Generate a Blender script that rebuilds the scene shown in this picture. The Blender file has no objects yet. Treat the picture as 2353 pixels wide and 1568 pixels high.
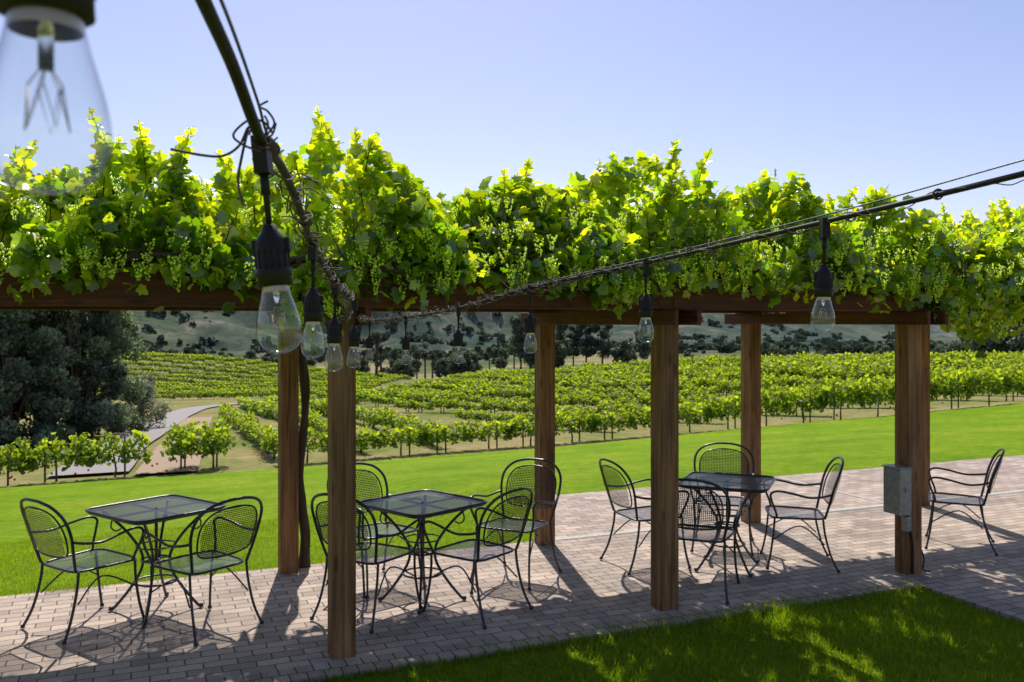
import bpy, math, random
import numpy as np
from mathutils import Vector, Matrix
rng=np.random.default_rng(7); random.seed(7)
scene=bpy.context.scene
EYE=2.1
# ------------------------------------------------------------ frames
D1=np.array([.921,.390]); D2=np.array([-.390,.921]); O=np.array([-1.06,5.63])
ANG=math.atan2(.390,.921)
def SW(s,w): return (O[0]+D1[0]*s+D2[0]*w, O[1]+D1[1]*s+D2[1]*w)
def toSW(x,y): return (x-O[0])*D1[0]+(y-O[1])*D1[1], (x-O[0])*D2[0]+(y-O[1])*D2[1]
def sstep(a,b,x):
    t=np.clip((x-a)/(b-a),0,1); return t*t*(3-2*t)
# field frame
FN=np.array([-.33,.944]); FS=np.array([.944,.33]); P0=np.array([.8,26.])
def ST(x,y):
    s=(x-P0[0])*FS[0]+(y-P0[1])*FS[1]; t=(x-P0[0])*FN[0]+(y-P0[1])*FN[1]
    return s,t+.007*np.clip(s,-20,20)**2
def fromST(s,t):
    tt=t-.007*np.clip(s,-20,20)**2
    return P0[0]+s*FS[0]+tt*FN[0], P0[1]+s*FS[1]+tt*FN[1]
def _h(ix,iy):
    v=np.sin(ix*127.1+iy*311.7)*43758.5453
    return v-np.floor(v)
def vnoise(x,y):
    ix=np.floor(x);iy=np.floor(y);fx=x-ix;fy=y-iy
    fx=fx*fx*(3-2*fx);fy=fy*fy*(3-2*fy)
    return (_h(ix,iy)*(1-fx)+_h(ix+1,iy)*fx)*(1-fy)+(_h(ix,iy+1)*(1-fx)+_h(ix+1,iy+1)*fx)*fy
def fbm(x,y,o=5):
    r=0;a=.5;f=1.
    for i in range(o):
        r=r+a*vnoise(x*f+17*i,y*f-9*i);a*=.5;f*=2.03
    return r
def height(x,y):
    x=np.asarray(x,float);y=np.asarray(y,float)
    s,w=toSW(x,y)
    q1=.15+2.1*sstep(2.0,3.4,s)
    q=w-2.1-q1
    sp=np.where(q>0,q*q/(q+1.0),0)
    fs,ft=ST(x,y)
    zb=np.interp(x,[-30,-5,1,4.2,12.3,17,40],[-1.75,-1.66,-1.53,-1.4,-1.04,-.72,-.5])
    qb=np.maximum(16.0-q1-1.0,1)
    z=zb*np.clip(sp/qb,0,None)
    z=np.where(z<zb,zb,z)
    k=np.interp(x,[-14,-3],[.055,.028])
    z=z-k*np.clip(ft,0,75)
    z=z+np.interp(y,[95,250,600,4000],[0,-7.5,-12,-12])
    z=z+4.9*np.exp(-((x+62)/34)**2-((y-148)/30)**2)
    r=np.hypot(x,y)
    az=np.arctan2(x,y)
    r0=np.interp(az,[-3.2,-.5,-.15,.2,.45,3.2],[440,430,500,660,800,600])
    hm=sstep(r0,r0*1.9,r)
    n=fbm(x/260.+3,y/260.+8,6)
    ridge=1-np.abs(2*fbm(x/300.+31,y/300.+5,6)-1)
    gul=1-np.abs(2*fbm(x/95.+11,y/95.+3,6)-1)
    top=np.interp(az,[-3.2,-.6,-.35,-.1,.1,.3,.6,3.2],[100,105,108,98,95,95,90,100])
    z=z+hm*top*(.2+.5*n+.45*ridge)+sstep(r0*.92,r0*1.3,r)*(gul-.55)*34
    z=z+sstep(130,420,r)*(fbm(x/70.,y/70.,4)-.5)*6*(1-hm)
    z=z+sstep(1500,2600,r)*60*fbm(x/500.,y/500.,4)
    return z
def hz(x,y): return float(height(x,y))
# ------------------------------------------------------------ materials
def newmat(name):
    m=bpy.data.materials.new(name);m.use_nodes=True
    nt=m.node_tree;nt.nodes.clear()
    out=nt.nodes.new('ShaderNodeOutputMaterial')
    return m,nt,out
def N(nt,t,**k):
    n=nt.nodes.new(t)
    for a,b in k.items():
        if a in n.inputs.keys(): n.inputs[a].default_value=b
        else: setattr(n,a,b)
    return n
def ramp(nt,fac,stops):
    r=nt.nodes.new('ShaderNodeValToRGB')
    el=r.color_ramp.elements
    while len(el)<len(stops): el.new(.5)
    for e,(p,c) in zip(el,stops):
        e.position=p;e.color=(c[0],c[1],c[2],1)
    nt.links.new(fac,r.inputs[0]);return r
def noise(nt,vec,scale,detail=4,rough=.55):
    n=nt.nodes.new('ShaderNodeTexNoise');n.inputs['Scale'].default_value=scale
    n.inputs['Detail'].default_value=detail;n.inputs['Roughness'].default_value=rough
    if vec is not None: nt.links.new(vec,n.inputs['Vector'])
    return n
def mixc(nt,f,a,b,mode='MIX'):
    m=nt.nodes.new('ShaderNodeMix');m.data_type='RGBA';m.blend_type=mode
    for v,i in ((f,0),(a,6),(b,7)):
        if hasattr(v,'links'): nt.links.new(v,m.inputs[i])
        elif i==0: m.inputs[0].default_value=v
        else: m.inputs[i].default_value=(v[0],v[1],v[2],1)
    return m.outputs[2]
def bump(nt,h,strength,dist):
    b=nt.nodes.new('ShaderNodeBump');b.inputs['Strength'].default_value=strength;b.inputs['Distance'].default_value=dist
    nt.links.new(h,b.inputs['Height']);return b.outputs[0]
def leafmat(name,trans=.5,tmul=(1.6,1.5,.6),gloss=.06,rough=.4):
    m,nt,out=newmat(name)
    at=N(nt,'ShaderNodeAttribute',attribute_name='Col')
    d=N(nt,'ShaderNodeBsdfDiffuse');t=N(nt,'ShaderNodeBsdfTranslucent')
    nt.links.new(at.outputs['Color'],d.inputs['Color'])
    tc=mixc(nt,1.0,at.outputs['Color'],tmul,'MULTIPLY')
    nt.links.new(tc,t.inputs['Color'])
    mx=N(nt,'ShaderNodeMixShader');mx.inputs[0].default_value=trans
    nt.links.new(d.outputs[0],mx.inputs[1]);nt.links.new(t.outputs[0],mx.inputs[2])
    g=N(nt,'ShaderNodeBsdfGlossy');g.inputs['Roughness'].default_value=rough;g.inputs['Color'].default_value=(.9,.95,1,1)
    m2=N(nt,'ShaderNodeMixShader');m2.inputs[0].default_value=gloss
    nt.links.new(mx.outputs[0],m2.inputs[1]);nt.links.new(g.outputs[0],m2.inputs[2])
    nt.links.new(m2.outputs[0],out.inputs[0]);return m
def princ(name,col,rough=.5,metal=0,spec=.5):
    m,nt,out=newmat(name)
    p=N(nt,'ShaderNodeBsdfPrincipled');p.inputs['Roughness'].default_value=rough;p.inputs['Metallic'].default_value=metal
    p.inputs['Specular IOR Level'].default_value=spec
    tc=N(nt,'ShaderNodeTexCoord');n=noise(nt,tc.outputs['Object'],25,4)
    r=ramp(nt,n.outputs[0],[(.3,[c*.8 for c in col]),(.7,[min(1,c*1.2) for c in col])])
    nt.links.new(r.outputs[0],p.inputs['Base Color']);nt.links.new(p.outputs[0],out.inputs[0])
    return m
M_leaf=leafmat('vine_leaf',.66,(3.4,3.05,.45),.075,.33)
M_vleaf=leafmat('field_vine_leaf',.58,(2.6,2.3,.6),.03,.5)
M_tree=leafmat('tree_leaf',.35,(1.7,1.7,1.1),.05,.5)
M_scrub=leafmat('scrub_leaf',.2,(1.3,1.3,1.0),.02,.6)
M_blade=leafmat('grass_blade',.5,(2.1,1.9,.4),.02,.5)
M_iron=princ('black_iron',(.018,.02,.026),.33,0,.6)
M_rubber=princ('black_rubber',(.020,.015,.015),.55,0,.25)
M_bark=princ('vine_bark',(.07,.045,.03),.85)
M_twig=princ('dry_tendril',(.10,.06,.045),.8)
M_box=princ('galvanised_box',(.30,.30,.28),.45,.3)
M_wire=princ('steel_wire',(.12,.12,.14),.4,.8)
M_stake=princ('stake_wood',(.10,.06,.04),.8)
M_brass=princ('brass',(.5,.38,.2),.35,.9)
M_rose=princ('rose_red',(.55,.02,.05),.6)
# wood
def woodmat(name,st,gl=.62):
    m,nt,out=newmat(name)
    tc=N(nt,'ShaderNodeTexCoord');oi=N(nt,'ShaderNodeObjectInfo')
    va=N(nt,'ShaderNodeVectorMath',operation='MULTIPLY_ADD');va.inputs[1].default_value=(1,1,1)
    nt.links.new(tc.outputs['Object'],va.inputs[0])
    mm=N(nt,'ShaderNodeMath',operation='MULTIPLY');mm.inputs[1].default_value=37.;nt.links.new(oi.outputs['Random'],mm.inputs[0])
    nt.links.new(mm.outputs[0],va.inputs[2])
    mp=N(nt,'ShaderNodeMapping');mp.inputs['Scale'].default_value=(42,42,1.3);nt.links.new(va.outputs[0],mp.inputs[0])
    n1=noise(nt,mp.outputs[0],1,6,.7);n1.inputs['Distortion'].default_value=.5
    mp2=N(nt,'ShaderNodeMapping');mp2.inputs['Scale'].default_value=(7,7,1.6);nt.links.new(va.outputs[0],mp2.inputs[0])
    n2=noise(nt,mp2.outputs[0],1,4)
    mp3=N(nt,'ShaderNodeMapping');mp3.inputs['Scale'].default_value=(11,11,3.2);nt.links.new(va.outputs[0],mp3.inputs[0])
    vo=N(nt,'ShaderNodeTexVoronoi');vo.inputs['Scale'].default_value=1;nt.links.new(mp3.outputs[0],vo.inputs['Vector'])
    kn=ramp(nt,vo.outputs['Distance'],[(.0,(.25,.2,.18)),(.14,(.5,.42,.4)),(.2,(1,1,1))])
    c1=ramp(nt,n1.outputs[0],st)
    c2=ramp(nt,n2.outputs[0],[(.3,(.55,.5,.48)),(.7,(1.2,1.15,1.1))])
    col=mixc(nt,1.0,c1.outputs[0],c2.outputs[0],'MULTIPLY');col=mixc(nt,.7,col,kn.outputs[0],'MULTIPLY')
    p=N(nt,'ShaderNodeBsdfPrincipled');p.inputs['Roughness'].default_value=gl;p.inputs['Specular IOR Level'].default_value=.3
    nt.links.new(col,p.inputs['Base Color']);nt.links.new(bump(nt,n1.outputs[0],.6,.005),p.inputs['Normal'])
    nt.links.new(p.outputs[0],out.inputs[0]);return m
M_wood=woodmat('stained_wood',[(.28,(.08,.033,.014)),(.45,(.23,.115,.048)),(.6,(.35,.19,.085)),(.75,(.47,.28,.13))])
M_beam=woodmat('shaded_beam_wood',[(.28,(.035,.010,.006)),(.5,(.115,.034,.018)),(.75,(.19,.066,.034))])  # reddish beam wood, darkened in its colour to stand for shade under the leaves
# pavers
def paver(name,cA,cB,mort,bw=.2,rh=.1,rot=0):
    m,nt,out=newmat(name)
    tc=N(nt,'ShaderNodeTexCoord');mp=N(nt,'ShaderNodeMapping');mp.inputs['Rotation'].default_value=(0,0,rot)
    nt.links.new(tc.outputs['Object'],mp.inputs[0])
    nd=noise(nt,tc.outputs['Object'],6,2)
    wob=N(nt,'ShaderNodeVectorMath',operation='MULTIPLY_ADD');wob.inputs[1].default_value=(.014,.014,0)
    nt.links.new(nd.outputs['Color'],wob.inputs[0]);nt.links.new(mp.outputs[0],wob.inputs[2])
    b=N(nt,'ShaderNodeTexBrick');b.inputs['Scale'].default_value=1;b.inputs['Brick Width'].default_value=bw;b.inputs['Row Height'].default_value=rh
    b.inputs['Mortar Size'].default_value=.0055;b.inputs['Mortar Smooth'].default_value=.3
    b.inputs['Color1'].default_value=(*cA,1);b.inputs['Color2'].default_value=(*cB,1);b.inputs['Mortar'].default_value=(*mort,1)
    nt.links.new(wob.outputs[0],b.inputs['Vector'])
    n=noise(nt,tc.outputs['Object'],1.3,6,.65);r=ramp(nt,n.outputs[0],[(.3,(.62,.60,.58)),(.5,(.98,.96,.94)),(.7,(1.16,1.12,1.08))])
    nf=noise(nt,tc.outputs['Object'],60,4,.6);rf=ramp(nt,nf.outputs[0],[(.3,(.78,.78,.78)),(.7,(1.1,1.1,1.1))])
    c=mixc(nt,1,b.outputs['Color'],r.outputs[0],'MULTIPLY');c=mixc(nt,1,c,rf.outputs[0],'MULTIPLY')
    p=N(nt,'ShaderNodeBsdfPrincipled');p.inputs['Roughness'].default_value=.85
    nt.links.new(c,p.inputs['Base Color'])
    inv=N(nt,'ShaderNodeMath',operation='SUBTRACT');inv.inputs[0].default_value=1.;nt.links.new(b.outputs['Fac'],inv.inputs[1])
    ad=N(nt,'ShaderNodeMath',operation='MULTIPLY_ADD');ad.inputs[1].default_value=.3;nt.links.new(nf.outputs[0],ad.inputs[0]);nt.links.new(inv.outputs[0],ad.inputs[2])
    nt.links.new(bump(nt,ad.outputs[0],.6,.004),p.inputs['Normal'])
    nt.links.new(p.outputs[0],out.inputs[0]);return m
M_pav=paver('brick_pavers',(.60,.475,.385),(.36,.285,.235),(.12,.095,.07))
M_pav2=paver('border_pavers',(.52,.42,.345),(.36,.285,.24),(.10,.08,.06),.1,.2)
M_pav3=paver('band_pavers',(.50,.40,.335),(.36,.30,.255),(.07,.07,.035),.2,.1)
# lawn
M_lawn,nt,out=newmat('lawn_grass')
tc=N(nt,'ShaderNodeTexCoord')
n1=noise(nt,tc.outputs['Object'],.6,6,.65);n2=noise(nt,tc.outputs['Object'],5,6,.8);n3=noise(nt,tc.outputs['Object'],60,5,.75)
c1=ramp(nt,n1.outputs[0],[(.3,(.16,.30,.006)),(.5,(.23,.375,.009)),(.72,(.34,.42,.025))])
c2=ramp(nt,n2.outputs[0],[(.3,(.56,.64,.62)),(.7,(1.26,1.18,1.12))])
c3=ramp(nt,n3.outputs[0],[(.35,(.5,.58,.56)),(.65,(1.32,1.24,1.1))])
c=mixc(nt,1,c1.outputs[0],c2.outputs[0],'MULTIPLY');c=mixc(nt,1,c,c3.outputs[0],'MULTIPLY')
p=N(nt,'ShaderNodeBsdfPrincipled');p.inputs['Roughness'].default_value=.9;p.inputs['Specular IOR Level'].default_value=.05
nt.links.new(c,p.inputs['Base Color']);nt.links.new(bump(nt,n3.outputs[0],.8,.03),p.inputs['Normal']);nt.links.new(p.outputs[0],out.inputs[0])
# ground
M_ground,nt,out=newmat('ground_soil')
geo=N(nt,'ShaderNodeNewGeometry')
sep=N(nt,'ShaderNodeSeparateXYZ');nt.links.new(geo.outputs['Position'],sep.inputs[0])
def maprange(v,a,b,lo=0,hi=1):
    m=N(nt,'ShaderNodeMapRange');m.inputs[1].default_value=a;m.inputs[2].default_value=b;m.inputs[3].default_value=lo;m.inputs[4].default_value=hi
    nt.links.new(v,m.inputs[0]);return m.outputs[0]
n1=noise(nt,geo.outputs['Position'],.25,6,.65);n2=noise(nt,geo.outputs['Position'],3,4,.7)
near=ramp(nt,n1.outputs[0],[(.32,(.15,.20,.04)),(.46,(.25,.25,.08)),(.62,(.38,.29,.14)),(.75,(.19,.23,.05))])
n2r=ramp(nt,n2.outputs[0],[(.3,(.7,.7,.7)),(.7,(1.15,1.15,1.15))])
nearc=mixc(nt,1,near.outputs[0],n2r.outputs[0],'MULTIPLY')
nm=noise(nt,geo.outputs['Position'],.016,5,.6)
mid=ramp(nt,nm.outputs[0],[(.3,(.09,.13,.05)),(.45,(.15,.17,.07)),(.55,(.36,.29,.16)),(.68,(.12,.15,.06))])
nh=noise(nt,geo.outputs['Position'],.03,9,.75);nh2=noise(nt,geo.outputs['Position'],.007,6,.65)
hillc=ramp(nt,nh.outputs[0],[(.38,(.03,.05,.035)),(.48,(.07,.095,.06)),(.56,(.12,.135,.09)),(.64,(.25,.22,.165))])
hill2=ramp(nt,nh2.outputs[0],[(.4,(.65,.76,.85)),(.6,(1.2,1.15,1.0))])
hc=mixc(nt,1,hillc.outputs[0],hill2.outputs[0],'MULTIPLY')
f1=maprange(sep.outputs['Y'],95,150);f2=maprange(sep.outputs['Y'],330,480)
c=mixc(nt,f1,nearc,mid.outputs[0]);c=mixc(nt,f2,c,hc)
f3=maprange(sep.outputs['Y'],400,1200,.05,.42);c=mixc(nt,f3,c,(.14,.18,.20))  # aerial haze painted into the base colour, bluer with distance
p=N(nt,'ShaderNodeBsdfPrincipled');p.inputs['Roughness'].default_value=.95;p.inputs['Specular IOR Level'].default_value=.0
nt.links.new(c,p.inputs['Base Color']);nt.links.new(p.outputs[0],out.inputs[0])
M_road=princ('road_asphalt',(.30,.27,.25),.9);M_dirt=princ('dirt_track',(.36,.25,.16),.95);M_conc=princ('concrete_band',(.5,.47,.43),.9)
# glass: thin bulb
M_glass,nt,out=newmat('bulb_glass')
lw=N(nt,'ShaderNodeLayerWeight');lw.inputs['Blend'].default_value=.5
pw=N(nt,'ShaderNodeMath',operation='POWER');pw.inputs[1].default_value=3.2;nt.links.new(lw.outputs['Facing'],pw.inputs[0])
ml=N(nt,'ShaderNodeMath',operation='MULTIPLY_ADD');ml.inputs[1].default_value=.75;ml.inputs[2].default_value=.10;nt.links.new(pw.outputs[0],ml.inputs[0])
tr=N(nt,'ShaderNodeBsdfTransparent')
tcol=ramp(nt,pw.outputs[0],[(0,(.96,.97,.97)),(.8,(.55,.58,.61))]);nt.links.new(tcol.outputs[0],tr.inputs[0])
gl=N(nt,'ShaderNodeBsdfGlossy');gl.inputs['Roughness'].default_value=.03
mx=N(nt,'ShaderNodeMixShader')
nt.links.new(ml.outputs[0],mx.inputs[0]);nt.links.new(tr.outputs[0],mx.inputs[1]);nt.links.new(gl.outputs[0],mx.inputs[2])
nt.links.new(mx.outputs[0],out.inputs[0])
# ------------------------------------------------------------ mesh builder
def link(ob,parent=None):
    scene.collection.objects.link(ob)
    if parent is not None: ob.parent=parent
    return ob
def empty(name,loc=(0,0,0)):
    e=bpy.data.objects.new(name,None);e.location=loc;link(e);e.empty_display_size=.1;return e
class MB:
    def __init__(s): s.v=[];s.f=[];s.m=[];s.sm=[]
    def tube(s,pts,r,seg=6,closed=False,mi=0,cap=True):
        pts=[Vector(p) for p in pts];n=len(pts)
        rr=r if hasattr(r,'__len__') else [r]*n
        base=len(s.v);up=None
        for i,p in enumerate(pts):
            a=pts[(i-1)%n] if (closed or i>0) else p
            b=pts[(i+1)%n] if (closed or i<n-1) else p
            t=(b-a); t=t.normalized() if t.length>1e-9 else Vector((0,0,1))
            if up is None:
                up=Vector((0,0,1)) if abs(t.z)<.9 else Vector((1,0,0))
            u=(up-t*up.dot(t))
            u=u.normalized() if u.length>1e-6 else t.orthogonal().normalized()
            up=u;w=t.cross(u)
            for k in range(seg):
                an=2*math.pi*k/seg
                s.v.append(p+(u*math.cos(an)+w*math.sin(an))*rr[i])
        m=n if closed else n-1
        for i in range(m):
            j=(i+1)%n
            for k in range(seg):
                k2=(k+1)%seg
                s.f.append((base+i*seg+k,base+i*seg+k2,base+j*seg+k2,base+j*seg+k));s.m.append(mi);s.sm.append(True)
        if cap and not closed:
            s.f.append(tuple(base+k for k in range(seg))[::-1]);s.m.append(mi);s.sm.append(False)
            s.f.append(tuple(base+(n-1)*seg+k for k in range(seg)));s.m.append(mi);s.sm.append(False)
    def box(s,c,sz,mi=0,M=None):
        b=len(s.v);c=Vector(c)
        for dx in(-1,1):
            for dy in(-1,1):
                for dz in(-1,1):
                    p=Vector((dx*sz[0]/2,dy*sz[1]/2,dz*sz[2]/2))
                    if M: p=M@p
                    s.v.append(c+p)
        for f in((0,1,3,2),(4,6,7,5),(0,4,5,1),(2,3,7,6),(0,2,6,4),(1,5,7,3)):
            s.f.append(tuple(b+i for i in f));s.m.append(mi);s.sm.append(False)
    def lathe(s,prof,c=(0,0,0),seg=20,mi=0):
        b=len(s.v)
        for r,z in prof:
            for k in range(seg):
                a=2*math.pi*k/seg;s.v.append(Vector((c[0]+r*math.cos(a),c[1]+r*math.sin(a),c[2]+z)))
        for i in range(len(prof)-1):
            for k in range(seg):
                k2=(k+1)%seg
                s.f.append((b+i*seg+k,b+i*seg+k2,b+(i+1)*seg+k2,b+(i+1)*seg+k));s.m.append(mi);s.sm.append(True)
    def ribbon(s,pts,nrm,wd,mi=0):
        b=len(s.v);n=len(pts)
        for i in range(n):
            p=Vector(pts[i]);t=(Vector(pts[min(i+1,n-1)])-Vector(pts[max(i-1,0)])).normalized()
            side=t.cross(Vector(nrm[i])).normalized()*wd/2
            s.v.append(p-side);s.v.append(p+side)
        for i in range(n-1):
            s.f.append((b+2*i,b+2*i+1,b+2*i+3,b+2*i+2));s.m.append(mi);s.sm.append(False)
    def mesh(s,name,mats):
        me=bpy.data.meshes.new(name);me.from_pydata([tuple(v) for v in s.v],[],s.f)
        for m in mats: me.materials.append(m)
        me.polygons.foreach_set('material_index',s.m);me.polygons.foreach_set('use_smooth',s.sm);me.update();return me
    def obj(s,name,mats,parent=None): return link(bpy.data.objects.new(name,s.mesh(name,mats)),parent)
def smooth(pts,sub=6,closed=False):
    P=[np.array(p,float) for p in pts];n=len(P);out=[]
    m=n if closed else n-1
    for i in range(m):
        if closed: a,b,c,d=P[(i-1)%n],P[i],P[(i+1)%n],P[(i+2)%n]
        else: a,b,c,d=P[max(i-1,0)],P[i],P[i+1],P[min(i+2,n-1)]
        for k in range(sub):
            t=k/sub
            out.append(.5*((2*b)+(-a+c)*t+(2*a-5*b+4*c-d)*t*t+(-a+3*b-3*c+d)*t**3))
    if not closed: out.append(P[-1])
    return [tuple(p) for p in out]
def trimesh(name,V,F,col,mat,smoothf=False):
    me=bpy.data.meshes.new(name);V=np.ascontiguousarray(V,dtype=np.float32);F=np.ascontiguousarray(F,dtype=np.int32)
    me.vertices.add(len(V));me.vertices.foreach_set('co',V.ravel())
    me.loops.add(F.size);me.loops.foreach_set('vertex_index',F.ravel())
    me.polygons.add(len(F));me.polygons.foreach_set('loop_start',np.arange(len(F),dtype=np.int32)*F.shape[1])
    me.update(calc_edges=True)
    if col is not None:
        a=me.color_attributes.new('Col','FLOAT_COLOR','POINT')
        c=np.ones((len(V),4),np.float32);c[:,:3]=col;a.data.foreach_set('color',c.ravel())
    me.materials.append(mat)
    if smoothf: me.polygons.foreach_set('use_smooth',np.ones(len(F),bool))
    me.validate();return me
# leaf templates (x,y,z) tip +y ; z normal
half=[(.0,.0,0),(.16,-.13,.02),(.46,-.02,.0),(.40,.22,.05),(.58,.42,-.04),(.30,.56,.04),(.22,.80,0.0),(.0,1.0,-.10)]
LV=np.array([(0,.32,.07)]+half+[(-a,b,c) for a,b,c in half[1:-1][::-1]],float)
LF=[]
k=len(LV)-1
for i in range(k): LF.append((0,1+i,1+(i+1)%k))
LF=np.array(LF)
CV=np.array([(0,0,0),(.5,.2,.1),(.3,.8,-.05),(-.1,1,.08),(-.5,.5,-.05)],float);CF=np.array([(0,1,2),(0,2,3),(0,3,4)])
def nrmz(a): return a/np.maximum(np.linalg.norm(a,axis=1,keepdims=True),1e-9)
def leaves(C,tip,nor,size,col,T,F):
    tip=nrmz(tip);x=nrmz(np.cross(tip,nor));nor=np.cross(x,tip)
    V=C[:,None,:]+size[:,None,None]*(T[None,:,0:1]*x[:,None,:]+T[None,:,1:2]*tip[:,None,:]+T[None,:,2:3]*nor[:,None,:])
    n=len(C);k=len(T)
    FF=(F[None]+(np.arange(n)*k)[:,None,None]).reshape(-1,3)
    return V.reshape(-1,3),FF,np.repeat(col,k,axis=0)
def rv(n): return nrmz(rng.normal(size=(n,3)))
# ------------------------------------------------------------ ground
thf=np.concatenate([np.radians(np.arange(-40,40,.25)),np.radians(np.arange(40,320,4))])
rad=np.concatenate([[0.01],np.linspace(1,30,50),30*np.exp(np.linspace(.03,math.log(4000/30),280))])
T,R=np.meshgrid(thf,rad);X=R*np.sin(T);Y=R*np.cos(T)
Z=height(X,Y)
s_,t_=ST(X,Y)
Z=Z-.25*(1-sstep(-1.6,-.7,t_))-.02
nr,na=X.shape
idx=np.arange(nr*na).reshape(nr,na)
F=np.stack([idx[:-1,:],np.roll(idx,-1,1)[:-1,:],np.roll(idx,-1,1)[1:,:],idx[1:,:]],-1).reshape(-1,4)
me=trimesh('ground',np.stack([X,Y,Z],-1).reshape(-1,3),F,None,M_ground,True)
link(bpy.data.objects.new('ground',me))
# lawn sheet
ss=np.linspace(-34,42,190);tt=-np.concatenate([[-.25],np.linspace(0,28,120),np.linspace(28.5,55,40)])
S_,T_=np.meshgrid(ss,tt);X,Y=fromST(S_,T_);Z=height(X,Y)+.0
Z[0]-=.12
nr,na=X.shape;idx=np.arange(nr*na).reshape(nr,na)
F=np.stack([idx[:-1,:-1],idx[1:,:-1],idx[1:,1:],idx[:-1,1:]],-1).reshape(-1,4)
me=trimesh('lawn',np.stack([X,Y,Z],-1).reshape(-1,3),F,None,M_lawn,True)
lawn=link(bpy.data.objects.new('lawn',me))
# patio
def slab(name,poly,z,th,mat,parent=None):
    n=len(poly);v=[(a,b,z) for a,b in poly]+[(a,b,z-th) for a,b in poly]
    f=[tuple(range(n))]+[(i,i+n,(i+1)%n+n,(i+1)%n) for i in range(n)]
    me=bpy.data.meshes.new(name);me.from_pydata(v,[],f);me.materials.append(mat);me.update()
    o=bpy.data.objects.new(name,me);link(o,parent)
    if parent is None: o.location=(O[0],O[1],0);o.rotation_euler=(0,0,ANG)
    return o
patio=slab('patio',[(-8,-.1),(4.72,-.1),(4.72,-8),(16,-8),(16,4.3),(3.46,4.15),(2.42,2.2),(-8,2.2)],.03,.2,M_pav)
slab('border_course',[(-8,-.3),(4.5,-.3),(4.5,-.1),(-8,-.1)],.032,.2,M_pav2,patio)
slab('border_course_side',[(4.5,-8),(4.72,-8),(4.72,-.1),(4.5,-.1)],.034,.2,M_pav3,patio)
slab('cross_band',[(2.22,-.1),(2.48,-.1),(2.48,2.2),(2.22,2.2)],.034,.03,M_pav3,patio)
slab('cross_band_right',[(4.55,-.1),(4.8,-.1),(4.8,4.1),(4.55,4.1)],.034,.03,M_pav3,patio)
slab('concrete_strip',[(2.48,2.12),(14,2.12),(14,2.2),(2.48,2.2)],.0345,.03,M_conc,patio)
slab('concrete_strip_far',[(6.7,2.2),(6.76,2.2),(6.76,4.1),(6.7,4.1)],.035,.03,M_conc,patio)
# grass blades
def blades(n,smin,smax,wmin,wmax,h0,h1,test):
    s=rng.uniform(smin,smax,n);w=rng.uniform(wmin,wmax,n)
    k=test(s,w);s=s[k];w=w[k];n=len(s)
    x=O[0]+D1[0]*s+D2[0]*w;y=O[1]+D1[1]*s+D2[1]*w;z=height(x,y)
    C=np.stack([x,y,z],-1);tip=np.stack([rng.normal(0,.45,n),rng.normal(0,.45,n),np.ones(n)],-1)
    cl=.5+.8*fbm(x*1.6,y*1.6,3)
    sz=rng.uniform(h0,h1,n)*cl
    nor=rv(n);nor[:,2]*=.3
    col=np.array([.17,.29,.009])[None]*rng.uniform(.65,1.3,(n,1))*cl[:,None];col[:,0]*=rng.uniform(.8,1.5,n)
    T=np.array([(-.06,0,0),(.06,0,0),(0,1,.25)],float)
    return leaves(C,tip,nor,sz,col,T,np.array([(0,1,2)]))
parts=[blades(120000,-2.5,4.5,-3.2,-.28,.03,.075,lambda s,w:s<4.52),
       blades(60000,-4.5,3.3,2.18,5.5,.02,.05,lambda s,w:(s<2.4)|(w>2.2+(s-2.42)*1.9)),
       blades(2500,2.4,3.6,2.2,4.3,.04,.07,lambda s,w:w>2.2+(s-2.42)*1.9),
       blades(7000,-4,4.5,-.36,-.2,.04,.09,lambda s,w:s<9),
       blades(5000,-4,2.5,2.16,2.26,.04,.09,lambda s,w:s<9)]
off=0;Vs=[];Fs=[];Cs=[]
for v,f,c in parts: Vs.append(v);Fs.append(f+off);Cs.append(c);off+=len(v)
me=trimesh('grass_blades',np.concatenate(Vs),np.concatenate(Fs),np.concatenate(Cs),M_blade)
link(bpy.data.objects.new('grass_blades',me),lawn)
# road, track
def ribbonroad(name,pts,w,mat,dz=.06):
    P=smooth([(a,b,0) for a,b in pts],10);V=[];F=[]
    for i,p in enumerate(P):
        a=np.array(P[max(i-1,0)][:2]);b=np.array(P[min(i+1,len(P)-1)][:2]);t=(b-a)/np.linalg.norm(b-a);n=np.array([-t[1],t[0]])
        for k in range(5):
            q=np.array(p[:2])+n*(k/4-.5)*w;V.append((q[0],q[1],hz(q[0],q[1])+dz))
    for i in range(len(P)-1):
        for k in range(4): F.append((i*5+k,i*5+k+1,(i+1)*5+k+1,(i+1)*5+k))
    me=bpy.data.meshes.new(name);me.from_pydata(V,[],F);me.materials.append(mat);me.update();return link(bpy.data.objects.new(name,me))
ROAD=[(-10.6,22.6),(-11.4,25),(-13.5,31),(-16,39.5),(-21,57),(-23.5,70),(-20.5,80),(-18,92),(-8,112)]
ribbonroad('road',ROAD,1.9,M_road)
ribbonroad('dirt_track',[(-8.6,22.5),(-11,30),(-14.2,40),(-18,52)],1.5,M_dirt,.05)
RP=np.array(smooth([(a,b,0) for a,b in ROAD],8))[:,:2]
def roadx(y): return np.interp(y,RP[:,1],RP[:,0])
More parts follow.
